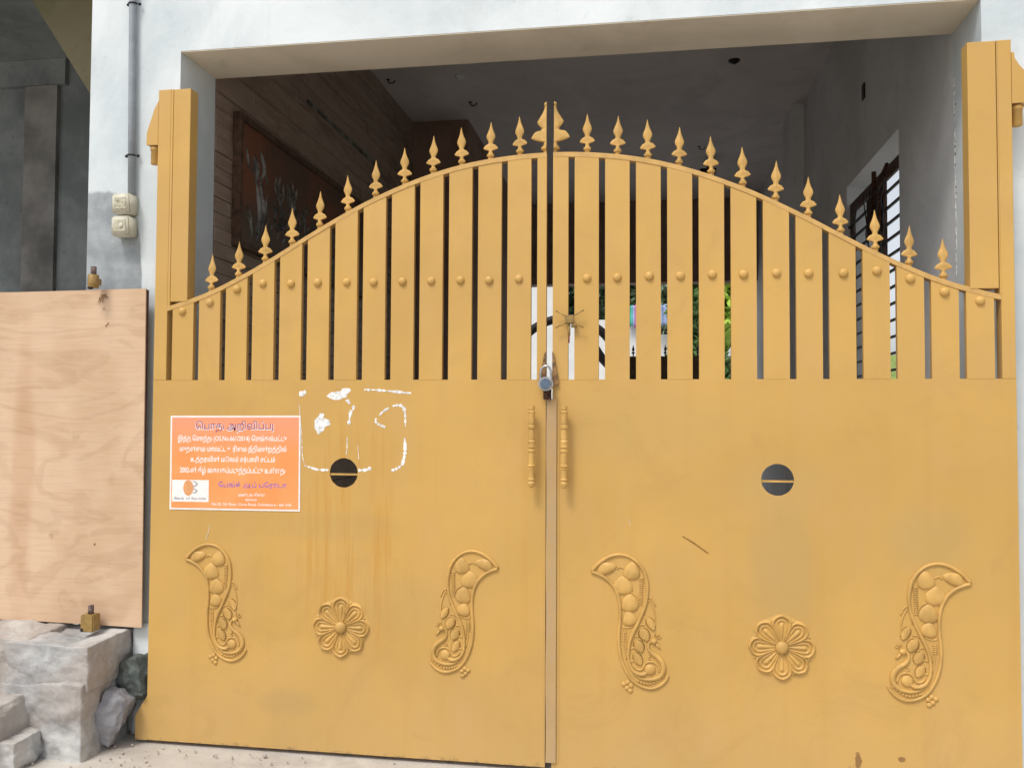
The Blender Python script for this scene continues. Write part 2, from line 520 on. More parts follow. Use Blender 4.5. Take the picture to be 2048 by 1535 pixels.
# right wall with a window opening (built in the y-z plane)
WY0, WY1, WZ0, WZ1 = 1.09, 2.13, 1.05, 2.54
bpy.data.objects.remove(rw)
bm = bmesh.new()
for b in ((XR + .002, XR + .18, YB + .003, WY0, 0, ZC), (XR + .002, XR + .18, WY1, 6.4, 0, ZC), (XR + .002, XR + .18, WY0, WY1, 0, WZ0), (XR + .002, XR + .18, WY0, WY1, WZ1, ZC)):
    bx(bm, *b)
rw = bm_obj('right_wall', bm, 'inwall', house)
box('pier', (XR - .075, XR, 3.45, 3.95, 0, ZC - .003), 'inwall', house)
box('rear_lintel', (-1.119, XR, 6.2, 6.39, 2.64, ZC - .003), 'brownwall', house)
# hidden roof slab keeps daylight out between ceiling and facade
box('roof_slab', (-1.95, 1.60, YB + .003, 6.7, ZC + .21, ZC + .35), 'darkconc', house)
# window: frame, mullion, bars
wf = bpy.data.objects.new('window', None)
bm = bmesh.new()
XW = XR + .02
for b in ((XW, XW + .014, WY0 + .002, WY0 + .035, WZ0, WZ1 - .10), (XW, XW + .014, WY1 - .07, WY1 - .002, WZ0, WZ1 - .10), (XW, XW + .014, WY0 + .036, WY1 - .071, WZ1 - .16, WZ1 - .10), (XW, XW + .014, WY0 + .036, WY1 - .071, WZ0, WZ0 + .05)):
    bx(bm, *b)
win = bm_obj('window', bm, 'darkwood', house)
box('mullion', (XW - .002, XW + .016, 1.42, 1.62, WZ0 + .05, WZ1 - .16), 'darkwood', win)
zb = WZ0 + .08
while zb < WZ1 - .17:
    bm = bmesh.new(); bx(bm, XW - .014, XW - .003, WY0 + .003, WY1 - .01, zb, zb + .011)
    bm_obj('bar', bm, 'darkmetal', win)
    zb += .078
bm = bmesh.new()   # rusty bracket and loose wires over the mullion
tube(bm, [(XW - .02, 1.52, 2.46), (XW - .02, 1.52, 2.30)], .012)
tube(bm, [(XW - .03, 1.50, 2.32), (XW - .03, 1.30, 2.38), (XW - .03, 1.20, 2.36)], .012)
tube(bm, [(XW - .03, 1.52, 2.25), (XW - .04, 1.36, 2.36), (XW - .03, 1.24, 2.42)], .009)
bx(bm, XW - .028, XW - .015, 1.41, 1.64, 2.14, 2.34)
bm_obj('rusty_bracket', bm, 'rust', win)
bm = bmesh.new()
for k in range(6):
    a = Vector((XW - .03, random.uniform(1.2, 1.9), 2.38)); pts = [a]
    for j in range(7): pts.append(pts[-1] + Vector((random.uniform(-.01, .01), random.uniform(-.06, .06), -random.uniform(.04, .1))))
    tube(bm, smooth_path(pts, 3), .0035, 5)
bm_obj('wire', bm, 'darkmetal', win)

# small ceiling and wall fittings
for (x, y, label) in ((-1.50, 2.60, 'small dark hook at the left edge of the porch ceiling'), (-1.03, 3.10, 'curled dark ceiling hook beside the brown pier'), (.69, 4.40, 'twin pronged ceiling hook far back above the right leaf')):
    bm = bmesh.new()
    pts = [(0, 0, 0), (0, 0, -.012), (.018, 0, -.028), (.042, 0, -.022), (.05, 0, -.008)]
    tube(bm, smooth_path(pts, 4), .0045, 6)
    blob(bm, (0, 0, 0), .014, .014, .005)
    o = bm_obj('ceiling_hook', bm, 'darkmetal', None, True); o.location = (x, y, ZC)
    tag(o, label, 'hook', 'hooks in the porch ceiling')
for (x, y, r, label) in ((.81, 2.62, .035, 'round dark fan plate on the porch ceiling above the right leaf'), (-1.0, 2.62, .032, 'faint grey round plate on the porch ceiling above the left leaf')):
    bm = bmesh.new(); lathe(bm, [(r * .4, -.022), (r * .6, -.016), (r, -.008), (r * 1.1, .0)], 0, 0, 16)
    o = bm_obj('ceiling_plate', bm, 'darkmetal' if x > 0 else 'inwall', None, True); o.location = (x, y, ZC)
    tag(o, label, 'ceiling plate')
box('wall_slot', (XR - .006, XR + .001, 1.68, 1.73, 2.90, 2.98), 'darkmetal', house)
bm = bmesh.new(); bx(bm, .72, .86, 4.75, 4.85, 3.40, 3.43); bx(bm, .78, .80, 4.79, 4.81, 3.43, ZC)
tag(bm_obj('ceiling_lamp', bm, 'darkmetal'), 'short dark unlit lamp bar hanging deep in the porch', 'lamp')

# framed mural on the left wall and pale trim above it
mu = thing('mural', 'large dark framed mural with pale streaky figures on the brown tiled porch wall', 'painting', (XL + .006, .53, 1.97))
def yz_box(name, y0, y1, z0, z1, x0, x1, m, parent):
    return box(name, (x0, x1, y0, y1, z0, z1), m, parent)
MW, MH = 1.75, .60
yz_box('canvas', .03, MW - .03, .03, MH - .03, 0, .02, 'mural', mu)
for q in ((0, .03, 0, MH), (MW - .03, MW, 0, MH), (.0305, MW - .0305, 0, .03), (.0305, MW - .0305, MH - .03, MH)):
    yz_box('frame', *q, -.002, .035, 'frame_wood', mu)
bm = bmesh.new(); bm2 = bmesh.new()
for k in range(110):
    cy = random.uniform(.10, 1.5); top = .44 - .12 * (cy - .15)
    cz = random.uniform(.10, top)
    bt = bm if random.random() < .45 else bm2
    L = random.uniform(.03, .12); a = random.gauss(0, .35)
    pts = [(.021, cy + t * L * math.sin(a) + .012 * math.sin(t * 5 + k), cz + t * L * math.cos(a)) for t in (-.5, -.2, .1, .4, .6)]
    tube(bt, smooth_path(pts, 3), [random.uniform(.003, .011) * s for s in [math.sin(PI * (i + .7) / 14) for i in range(13)]], 6)
for (cy, cz, L) in ((.17, .38, .12), (.24, .42, .13), (.20, .20, .28), (.24, .22, .22)):
    pts = [(.022, cy + .02 * math.sin(t * 4), cz + (t - .5) * L) for t in (0, .25, .5, .75, 1)]
    tube(bm, smooth_path(pts, 3), [.014 * math.sin(PI * (i + .7) / 14) for i in range(13)], 6)
bm_obj('pale_brushwork', bm, 'mural_pale', mu, True)['kind'] = 'stuff'
bm_obj('dull_brushwork', bm2, 'mural_mid', mu, True)['kind'] = 'stuff'
box('wall_trim', (XL + .001, XL + .010, 1.35, 2.5, 2.905, 2.925), 'mural_mid', house)

# ------------------------------------------------------------------ behind the porch: the bright yard
tag(box('yard_paving', (-6, 6, 6.61, 16, -.01, .012), 'yardwhite'), 'bright white paving of the yard behind the porch', None, None, 'structure')
o = box('yard_wall', (-1.378, .29, 13.0, 13.25, 0, 3.0), 'yardwhite'); tag(o, 'tall bright white wall closing the yard behind the laundry', 'wall')
o = box('yard_wall', (.293, .9, 13.05, 13.3, 0, 2.72), 'yardwhite'); tag(o, 'lower bright white wall between the tall one and the banana plant', 'wall')
o = box('yard_wall', (.905, 7, 13.6, 13.85, 0, 2.35), 'lime'); tag(o, 'low lime green wall behind the plants at the right of the yard', 'wall')
o = box('white_shed', (-4.2, -1.38, 12.9, 13.9, 0, 4.6), 'yardwhite'); tag(o, 'plain white shed standing just left of the tall yard wall', 'shed')
rs = thing('hanging_sheet', 'red sheet seen through the gap between the two gate leaves', 'cloth', (-.93, 8.3, 1.2))
def cloth(name, wd, h, m, parent, z=.6):
    bm = bmesh.new(); n = 10
    g = [[bm.verts.new((wd * i / n, .02 * math.sin(i * 1.3) + .01 * math.sin(j), z - h * j / 6 + .01 * math.sin(i))) for j in range(7)] for i in range(n + 1)]
    for i in range(n):
        for j in range(6): bm.faces.new((g[i][j], g[i + 1][j], g[i + 1][j + 1], g[i][j + 1]))
    o = bm_obj(name, bm, m, parent, True)
    md = o.modifiers.new('thick', 'SOLIDIFY'); md.thickness = .004
    return o
cloth('sheet', .16, .2, 'red', rs, 1.18)
lc = thing('laundry', 'pink, teal and pale blue cloths hanging on a line over the yard wall', 'laundry', (-.10, 12.9, 2.62))
for k, (m, wd) in enumerate((('teal', .12), ('blue', .14), ('pink', .16), ('teal', .1), ('blue', .2))):
    c = cloth('cloth', wd, .38 if m != 'pink' else .42, m, lc, .62)
    c.location.x = (-.04, .05, .10, .45, .52)[k]; c.location.y = -.02 * k - .02
bm = bmesh.new(); tube(bm, [(-.9, 0, .64), (1.2, 0, .62)], .006, 6)
bm_obj('line', bm, 'darkmetal', lc)

def leaf_bush(name, label, c, r, n, m, ls=.09, seed=1, cat='shrub', group=None):
    rnd = random.Random(seed)
    t = thing(name, label, cat, (c[0], c[1], 0), group)
    bm = bmesh.new()
    for k in range(n):
        d = Vector((rnd.gauss(0, 1), rnd.gauss(0, 1), rnd.gauss(0, 1))).normalized() * (rnd.random() ** .4)
        p = Vector((d.x * r[0], d.y * r[1], c[2] + d.z * r[2]))
        p += .12 * Vector((noise.noise(p * 2), noise.noise(p * 2 + Vector((9, 0, 0))), noise.noise(p * 2 + Vector((0, 9, 0)))))
        q = Vector((rnd.gauss(0, 1), rnd.gauss(0, 1), rnd.gauss(.3, .8))).normalized()
        s = q.cross(Vector((rnd.random(), rnd.random(), rnd.random()))).normalized() * ls * .28
        L = ls * rnd.uniform(.7, 1.5)
        up = q.cross(s).normalized() * ls * .08
        a, b, e, g = p, p + q * L * .5 + s, p + q * L, p + q * L * .5 - s
        mdl = p + q * L * .5 + up
        vv = [bm.verts.new(x) for x in (a, b, e, g, mdl)]
        bm.faces.new((vv[0], vv[1], vv[4])); bm.faces.new((vv[1], vv[2], vv[4])); bm.faces.new((vv[2], vv[3], vv[4])); bm.faces.new((vv[3], vv[0], vv[4]))
    o = bm_obj('foliage', bm, m, t); o['kind'] = 'stuff'
    bm = bmesh.new()
    for k in range(5):
        a = rnd.uniform(0, 2 * PI)
        tube(bm, [(0, 0, 0), (.1 * math.cos(a), .1 * math.sin(a), c[2] * .5), (r[0] * .5 * math.cos(a), r[1] * .5 * math.sin(a), c[2])], [.03, .02, .008], 6)
    bm_obj('trunk', bm, 'stem', t)
    return t
leaf_bush('garden_shrub', 'tall dark green shrub rising behind the white yard wall', (-.8, 14.4, 3.7), (1.1, .6, .9), 3500, 'leaf_dk', .17, 3)
leaf_bush('garden_shrub', 'grey green shrub behind the laundry in the yard', (.45, 14.9, 3.6), (.8, .5, 1.0), 3500, 'leaf_grey', .17, 4)
leaf_bush('garden_shrub', 'leafy green shrub between the laundry and the banana plant', (.95, 11.9, 2.7), (.33, .4, 1.0), 2600, 'leaf', .15, 5)
leaf_bush('garden_shrub', 'low mid green shrub at the foot of the banana plant', (1.35, 11.6, 1.95), (.36, .3, .32), 900, 'leaf', .11, 6)
leaf_bush('garden_shrub', 'tall pale green shrub behind the banana plant', (1.6, 13.2, 3.6), (.7, .4, .8), 2600, 'leaf_lt', .17, 8)
bt = thing('banana_plant', 'banana plant with broad yellow green leaves at the back right of the yard', 'banana plant', (1.55, 12.6, 0))
bm = bmesh.new(); tube(bm, [(0, 0, 0), (.02, 0, 1.6), (0, 0, 2.6)], [.09, .07, .04], 10); bm_obj('trunk', bm, 'stem', bt, True)
for k in range(14):
    a = k * 2.4 + .5; bm = bmesh.new(); n = 10; L = 1.1 + .2 * math.sin(k * 3)
    rowv = []
    for i in range(n + 1):
        t = i / n
        c = Vector((math.cos(a) * L * t * .75, math.sin(a) * L * t * .75, 2.35 + 1.35 * t - 1.0 * t * t * (.7 + .3 * math.sin(k))))
        wd = .17 * math.sin(PI * min(1, t * .9 + .08)) ** .6
        s = Vector((-math.sin(a), math.cos(a), 0)) * wd
        rowv.append([bm.verts.new(c - s + Vector((0, 0, -.05))), bm.verts.new(c), bm.verts.new(c + s + Vector((0, 0, -.05)))])
    for i in range(n):
        for j in range(2): bm.faces.new((rowv[i][j], rowv[i + 1][j], rowv[i + 1][j + 1], rowv[i][j + 1]))
    o = bm_obj('leaf', bm, 'leaf_lt', bt, True)
# back gate, low and brown with little spears
bgx0, bgx1, bgy, bgz = 0, 1.0, 7.4, 1.935
bgt = thing('back_gate', 'low dark brown spear topped gate at the rear of the yard', 'gate', (bgx0, bgy, 0))
box('gate_frame', (0, bgx1 - bgx0, 0, .03, bgz - .05, bgz), 'gatebrown', bgt)
for k in range(5):
    x = .02 + k * .19
    box('board', (x, x + .178, .002, .02, .05, bgz - .051), 'gatebrown', bgt)
    bm = bmesh.new(); lathe(bm, [(.008, 0), (.008, .03), (.022, .045), (.006, .06), (.018, .08), (.001, .14)], x + .06, .015, 8, bgz)
    bm_obj('spear_finial', bm, 'darkmetal', bgt, True)
wheel = thing('iron_scroll', 'curved black iron scroll standing in the yard seen between the gate slats', 'scroll', (-.79, 7.9, 0))
bm = bmesh.new(); rr = .70
tube(bm, [(rr * math.cos(t), 0, 1.76 + rr * math.sin(t)) for t in [PI * (-.25 + 1.5 * i / 40) for i in range(41)]], .055, 10)
bm_obj('arch_bar', bm, 'black', wheel, True)
bm = bmesh.new(); tube(bm, smooth_path([(.36, 0, 2.12), (.46, 0, 1.96), (.60, 0, 1.78), (.66, 0, 1.5)], 5), .055, 10)
bm_obj('inner_bar', bm, 'black', wheel, True)
for sx in (-1, 1): box('foot', (sx * .5 - .05, sx * .5 + .05, -.05, .05, .012, 1.32), 'black', wheel)

# ------------------------------------------------------------------ the recess next door (left)
rec = thing('neighbour_recess', 'dark unlit concrete bay beside the whitewashed wall', 'building', (0, 0, 0))
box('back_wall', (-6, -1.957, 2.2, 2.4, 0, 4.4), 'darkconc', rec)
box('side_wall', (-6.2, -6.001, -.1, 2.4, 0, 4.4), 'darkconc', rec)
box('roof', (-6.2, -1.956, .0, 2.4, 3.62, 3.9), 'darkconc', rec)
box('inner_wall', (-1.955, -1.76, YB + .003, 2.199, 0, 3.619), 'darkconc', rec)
plate('stair_slab', [[(-3.18, 3.615), (-2.74, 2.96), (-2.45, 2.55), (-1.958, 2.3), (-1.958, 3.615)]], 1.2, 1.9, 'olive', rec)
box('beam', (-5.9, -3.62, 2.160, 2.199, 3.443, 3.618), 'darkconc', rec)
box('post', (-3.92, -3.68, 2.165, 2.199, 0, 3.44), 'brownpost', rec)

# ------------------------------------------------------------------ the gate
XC = -.083
half = [(0, 2.160), (.1, 2.157), (.2, 2.148), (.3, 2.133), (.4, 2.110), (.5, 2.079), (.6, 2.041), (.7, 1.997), (.8, 1.946), (.9, 1.891), (1.0, 1.833), (1.1, 1.777), (1.2, 1.727), (1.3, 1.683), (1.4, 1.650), (1.5, 1.625)]
def arch(x):
    a = abs(x - XC)
    if a >= 1.5: return 1.625
    i = int(a / .1); i = min(i, 14); t = a / .1 - i
    p0 = half[max(i - 1, 0)][1] if i > 0 else half[1][1]; p1 = half[i][1]; p2 = half[i + 1][1]; p3 = half[min(i + 2, 15)][1]
    return .5 * (2 * p1 + (p2 - p0) * t + (2 * p0 - 5 * p1 + 4 * p2 - p3) * t * t + (3 * p1 - p0 - 3 * p2 + p3) * t ** 3)
PITCH, SLOT, ZS = .10709, .0222, 1.3536
RAIL = .017
FIN = [(.0090, .0080, -.012), (.0090, .0080, .010), (.0135, .0135, .013), (.0140, .0140, .020), (.0075, .0075, .025), (.0065, .006, .033),
       (.011, .006, .036), (.0210, .0045, .0385), (.0265, .005, .0425), (.0270, .005, .0455), (.0225, .006, .0500), (.0205, .006, .0540), (.0150, .006, .0575), (.0090, .006, .0600), (.0085, .006, .067),
       (.0135, .006, .077), (.0165, .0065, .085), (.0150, .0065, .094), (.0100, .0055, .106), (.0055, .004, .119), (.0026, .0026, .132), (.0006, .0006, .142)]
def finial_mesh(prof, side=0, k=1.0):
    bm = bmesh.new(); n = 8; rings = []
    for (wx, wy, z) in prof:
        ring = []
        angs = [2 * PI * i / n for i in range(n)] if side == 0 else [-PI / 2 + PI * i / 6 for i in range(7)]
        for t in angs:
            cx = math.cos(t) * wx * k
            if side < 0: cx = -cx
            pw = abs(math.sin(t)) ** 1.4 * (1 if math.sin(t) > 0 else -1)
            ring.append(bm.verts.new((cx, pw * wy * k, z * k)))
        rings.append(ring)
    m_ = len(rings[0])
    for i in range(len(rings) - 1):
        for j in range(m_):
            bm.faces.new((rings[i][j], rings[i][(j + 1) % m_], rings[i + 1][(j + 1) % m_], rings[i + 1][j]))
    bm.faces.new(rings[0][::-1]); bm.faces.new(rings[-1])
    bmesh.ops.recalc_face_normals(bm, faces=bm.faces[:])
    me = bpy.data.meshes.new('spear_finial'); bm.to_mesh(me); bm.free()
    me.materials.append(mat['gold_relief'])
    return me
fin_me = finial_mesh(FIN)
BIG = [(.013, .013, -.01), (.013, .013, .012), (.022, .022, .016), (.022, .022, .026), (.013, .013, .032), (.012, .010, .045), (.030, .010, .050),
       (.050, .009, .056), (.062, .009, .064), (.055, .009, .078), (.044, .009, .090), (.022, .009, .094), (.020, .009, .102), (.034, .009, .118), (.038, .009, .128), (.030, .009, .142),
       (.017, .008, .162), (.010, .007, .178), (.008, .007, .190), (.011, .010, .196), (.010, .009, .204), (.003, .003, .208)]
BIG = [(a * .90, b, c * .90) for a, b, c in BIG]
bm = bmesh.new()
bmesh.ops.create_uvsphere(bm, u_segments=20, v_segments=12, radius=1)
bmesh.ops.delete(bm, geom=[v for v in bm.verts if v.co.z < -.05], context='VERTS')
for v in bm.verts: v.co = Vector((v.co.x * .0155, -v.co.z * .0115, v.co.y * .0155))
stud_me = bpy.data.meshes.new('stud'); bmesh.ops.recalc_face_normals(bm, faces=bm.faces[:]); bm.to_mesh(stud_me); bm.free()
stud_me.materials.append(mat['gold'])
for p in stud_me.polygons: p.use_smooth = True

# ornament outlines, traced as millimetre paths around the ornament's own centre (x right, z up)
K = .000362
def L2(pts): return [((x - 455) * K, -(y - 790) * K) for x, y in pts]
PA = L2([(100, 308), (170, 232), (260, 172), (360, 146), (460, 166), (540, 225), (595, 305), (620, 400), (625, 490), (612, 590), (580, 685), (535, 785), (490, 880), (458, 970), (446, 1060), (450, 1150), (485, 1225), (540, 1262), (590, 1262), (625, 1235)])
PB = L2([(100, 316), (180, 345), (250, 388), (310, 452), (350, 540), (368, 650), (366, 780), (356, 900), (360, 1020), (380, 1130), (420, 1230), (480, 1318), (560, 1370), (650, 1390), (730, 1365), (790, 1312), (815, 1262)])
NECK = L2([(668, 945), (638, 970), (636, 1020), (670, 1062), (720, 1095), (762, 1145), (775, 1205), (750, 1262), (700, 1296), (630, 1310), (560, 1300), (500, 1265)])
SW = L2([(735, 1230), (722, 1180), (690, 1148), (645, 1140), (605, 1160), (585, 1200), (560, 1222), (520, 1215), (495, 1185)])
VINE = L2([(640, 560), (668, 610), (690, 680), (697, 745), (695, 810)])
CH = L2([(398, 830), (400, 930), (408, 1030), (428, 1130)])
CH2 = L2([(425, 840), (425, 940), (428, 1040)])
LOBES = [(240, 275, 88, 52, -.35), (485, 300, 72, 74, .3), (400, 440, 86, 76, .25), (465, 600, 76, 76, .1), (460, 745, 64, 62, 0)]
SEEDS = [(655, 785, 40, 62, -.1), (595, 890, 52, 60, 0), (545, 1000, 50, 56, 0), (535, 1120, 44, 56, 0)]
def orn_pts(p, mir, y=-.001): return smooth_path([(x * mir, y, z) for x, z in p], 4)
def ornament(parent, cx, cz, mir, sc=1.0):
    bm = bmesh.new()
    a = orn_pts(PA, mir, -.002); b = orn_pts(PB, mir, -.002)
    tube(bm, a, [.0058 + .0008 * math.sin(i * .3) for i in range(len(a))], 8)
    tube(bm, b, [.0064 - .0014 * (i / len(b)) for i in range(len(b))], 8)
    o = bm_obj('peacock_scroll', bm, 'gold_relief', parent, True)
    o.location = (cx, 0, cz); o.scale = (sc, 1, sc)
    bm = bmesh.new(); nk = orn_pts(NECK, mir, -.002)
    tube(bm, nk, [.0036 + .0055 * math.sin(PI * min(1, i / len(nk) * 1.05)) ** 1.5 for i in range(len(nk))], 8, .8)
    X = lambda x: (x - 455) * K * mir
    Z = lambda z: -(z - 790) * K
    blob(bm, (X(685), -.004, Z(948)), .0105, .0075, .0095)
    tube(bm, [(X(705), -.004, Z(968)), (X(730), -.004, Z(1000)), (X(748), -.002, Z(1022))], [.004, .003, .0008], 6)
    for q in ((700, 905, 735, 885), (712, 920, 752, 908), (690, 900, 700, 872)):
        tube(bm, [(X(q[0]), -.003, Z(q[1])), (X(q[2]), -.002, Z(q[3]))], [.0012, .002], 5)
    tube(bm, orn_pts(SW, mir), .0036, 7)
    blob(bm, (X(648), -.001, Z(1215)), .020, .008, .019)
    tube(bm, orn_pts(L2([(600, 1240), (560, 1255), (520, 1235)]), mir), .0035, 6)
    pk = bm_obj('peacock', bm, 'gold_relief', o, True)
    bm = bmesh.new(); blob(bm, (0, 0, 0), 1, 1, 1, 0, 28, 18)
    bmesh.ops.delete(bm, geom=[v for v in bm.verts if v.co.y > .3], context='VERTS')
    for v in bm.verts:
        x_, y_, z_ = v.co
        g_ = 1 - .30 * z_
        v.co = Vector((x_ * g_ - .22 * mir * z_ * z_, y_ * (1 - .25 * math.exp(-((x_ * g_ + .3) / .16) ** 2)) * (1 - .15 * z_), z_ * 1.08))
    lob = None
    for (x, z, rx, rz, rt) in LOBES:
        if lob is None:
            lob = bm_obj('leaf_lobe', bm, 'gold_relief', o, True); c = lob
        else: c = copy_of(lob, o)
        c.location = (X(x), 0, Z(z)); c.scale = (rx * K * 1.06, .0100, rz * K * 1.06); c.rotation_euler = (0, rt * mir, 0)
    bm = bmesh.new()
    for j in range(9):      # ribbed seed
        t = (j - 4) / 4.6
        zz = t; rr = math.sqrt(1 - t * t)
        tube(bm, [(-rr, 0, zz), (-rr * .5, -.8, zz), (0, -1, zz), (rr * .5, -.8, zz), (rr, 0, zz)], .13, 5)
    blob(bm, (0, 0, 0), .9, .85, .95, 0, 12, 8)
    sd_ = None
    for (x, z, rx, rz, rt) in SEEDS:
        if sd_ is None: sd_ = bm_obj('seed', bm, 'gold_relief', o, True); c = sd_
        else: c = copy_of(sd_, o)
        c.location = (X(x), 0, Z(z)); c.scale = (rx * K, .0065, rz * K); c.rotation_euler = (0, -.5 * mir, 0)
    bm = bmesh.new()
    tube(bm, orn_pts(VINE, mir), .0028, 6); tube(bm, orn_pts(CH, mir), .0018, 6); tube(bm, orn_pts(CH2, mir), .0016, 6)
    tube(bm, orn_pts(L2([(640, 560), (615, 640), (598, 700)]), mir), .0018, 6)
    for q in ([(340, 285), (370, 262), (415, 285)], [(470, 500), (520, 530), (545, 570)], [(540, 820), (560, 800), (600, 798)], [(475, 930), (505, 908), (540, 915)], [(468, 1030), (500, 1018), (530, 1045)], [(465, 1150), (500, 1140), (520, 1165)],
              [(640, 1060), (650, 1090), (630, 1110), (655, 1125)], [(385, 820), (430, 835), (490, 815)], [(700, 620), (672, 560), (630, 545), (665, 545)]):
        tube(bm, orn_pts(L2(q), mir), .0024, 6)
    for j in range(13): tube(bm, [(X(545 + 4 * math.sin(j * .4)), -.001, Z(372 + j * 20)), (X(592 - j * 1.2), -.001, Z(366 + j * 20))], .0022, 5)
    for j in range(5): tube(bm, [(X(385), -.001, Z(880 + j * 19)), (X(428), -.001, Z(880 + j * 19))], .002, 5)
    for j in range(9):
        t = j / 8; blob(bm, (X(540 + 230 * t), -.001, Z(1330 + 30 * math.sin(PI * t) - 60 * t * t)), .0052, .0045, .0042, 0, 8, 6)
    for q in ((405, 1362), (440, 1345), (470, 1372), (432, 1395), (462, 1418)):
        blob(bm, (X(q[0]), -.001, Z(q[1])), .0095, .0055, .0085, 0, 10, 6)
    f = bm_obj('filigree', bm, 'gold_relief', o, True); f['kind'] = 'stuff'
    return o

def petal_mesh():
    bm = bmesh.new(); nu, nv = 34, 30
    r0, Lp = .012, .092
    g = []
    for i in range(nu + 1):
        s = i / nu
        wd = .004 + .0285 * math.sin(PI * .5 * min(1, s * 1.22)) ** 1.0
        if s > .78: wd *= math.sqrt(max(0.0, 1 - ((s - .78) / .22) ** 2)) * .98 + .02
        row = []
        for j in range(nv + 1):
            t = -1 + 2 * j / nv
            rim = max(0, 1 - abs((max(abs(t), .0)) - .86) / .14) if s < .80 else 0
            e2 = math.hypot(max(0, (s - .62) / .38), t * (1 if s > .62 else 0))
            rim2 = max(0, 1 - abs(e2 - .86) / .16) if s > .62 else 0
            ridge = (.5 + .5 * math.cos(t * PI * 3.0)) * (1 if abs(t) < .72 else 0) * max(0, 1 - s * 1.15) ** .4
            belly = (1 - t * t) * max(0, math.sin(PI * min(1, s / .80)))
            e = abs(t) if s <= .62 else e2
            belly = max(0, 1 - (e / .70) ** 2) ** .7 * math.sin(PI * .5 * min(1, s * 1.6))
            rimv = max(0, 1 - abs(e - .87) / .15) ** .7
            inner = max(0, 1 - abs(e - .50) / .15) ** .8 * min(1, s * 2.2)
            core = max(0, 1 - (e / .26) ** 2) ** .8 * math.sin(PI * .5 * min(1, s * 1.6))
            h = .0006 + .0105 * rimv * min(1, .35 + s) + .0070 * inner + .0075 * core
            if abs(t) > .99 or i == nu: h = 0.0
            row.append(bm.verts.new((t * wd, -h, r0 + s * Lp)))
        g.append(row)
    for i in range(nu):
        for j in range(nv): bm.faces.new((g[i][j], g[i + 1][j], g[i + 1][j + 1], g[i][j + 1]))
    bmesh.ops.recalc_face_normals(bm, faces=bm.faces[:])
    me = bpy.data.meshes.new('petal'); bm.to_mesh(me); bm.free()
    me.materials.append(mat['gold_relief'])
    for p in me.polygons: p.use_smooth = True
    return me
petal_me = petal_mesh()
def rosette(parent, cx, cz, sc):
    bm = bmesh.new(); nr, na = 22, 128; g = []
    for i in range(nr + 1):
        r_ = .0995 * i / nr + .0005; row = []
        for j in range(na):
            th = 2 * PI * j / na
            bud = math.exp(-((r_ - .090) / .006) ** 2) * max(0, math.cos(8 * th + PI)) ** 5
            rid = max(0, math.cos(24 * th)) ** 2 * min(1, max(0, (.082 - r_) / .02))
            h = (.0022 + .0055 * bud + .0030 * rid) * (1 if r_ < .080 + .014 * max(0, -math.cos(8 * th)) ** 6 else .05)
            row.append(bm.verts.new((r_ * math.sin(th), -h, r_ * math.cos(th))))
        g.append(row)
    for i in range(nr):
        for j in range(na): bm.faces.new((g[i][j], g[i][(j + 1) % na], g[i + 1][(j + 1) % na], g[i + 1][j]))
    bm.faces.new(g[0])
    o = bm_obj('rosette', bm, 'gold_relief', parent, True); o.location = (cx, 0, cz); o.scale = (sc, 1, sc)
    bm = bmesh.new(); blob(bm, (0, -.006, 0), .0200, .0135, .0200, 0, 20, 12); bm_obj('boss', bm, 'gold_relief', o, True)
    for k in range(8):
        c = link('petal', petal_me, None, o); c.rotation_euler = (0, k * PI / 4, 0)
        c.location.y = -.0006 * (k % 2)

def handle(parent, cx):
    bm = bmesh.new()
    H = .283; z0 = .977
    marks = [(0, .004), (.004, .010), (.016, .0135), (.024, .009), (.027, .0125), (.031, .0125), (.034, .0105), (.062, .0115), (.066, .0135), (.070, .0095), (.073, .0135), (.078, .0135), (.081, .0105),
             (.108, .0115), (.122, .0115), (.126, .0140), (.132, .0130), (.136, .0090), (.140, .0135), (.150, .0125), (.160, .0140), (.166, .0105), (.170, .0115), (.198, .0110), (.202, .0090), (.206, .0135), (.214, .0135), (.218, .0095), (.222, .0110),
             (.258, .0115), (.262, .0135), (.267, .0090), (.272, .0110), (.283, .0110)]
    marks = [(r, z) for z, r in marks]
    lathe(bm, marks, cx, -.040, 18, z0)
    o = bm_obj('handle', bm, 'gold_relief', parent); 
    for p in o.data.polygons: p.use_smooth = False
    for z in (z0 + .045, z0 + .238):
        bm = bmesh.new(); tube(bm, [(cx, -.036, z), (cx, .001, z)], .0065, 10); bm_obj('handle_post', bm, 'gold_relief', o, True)
    return o

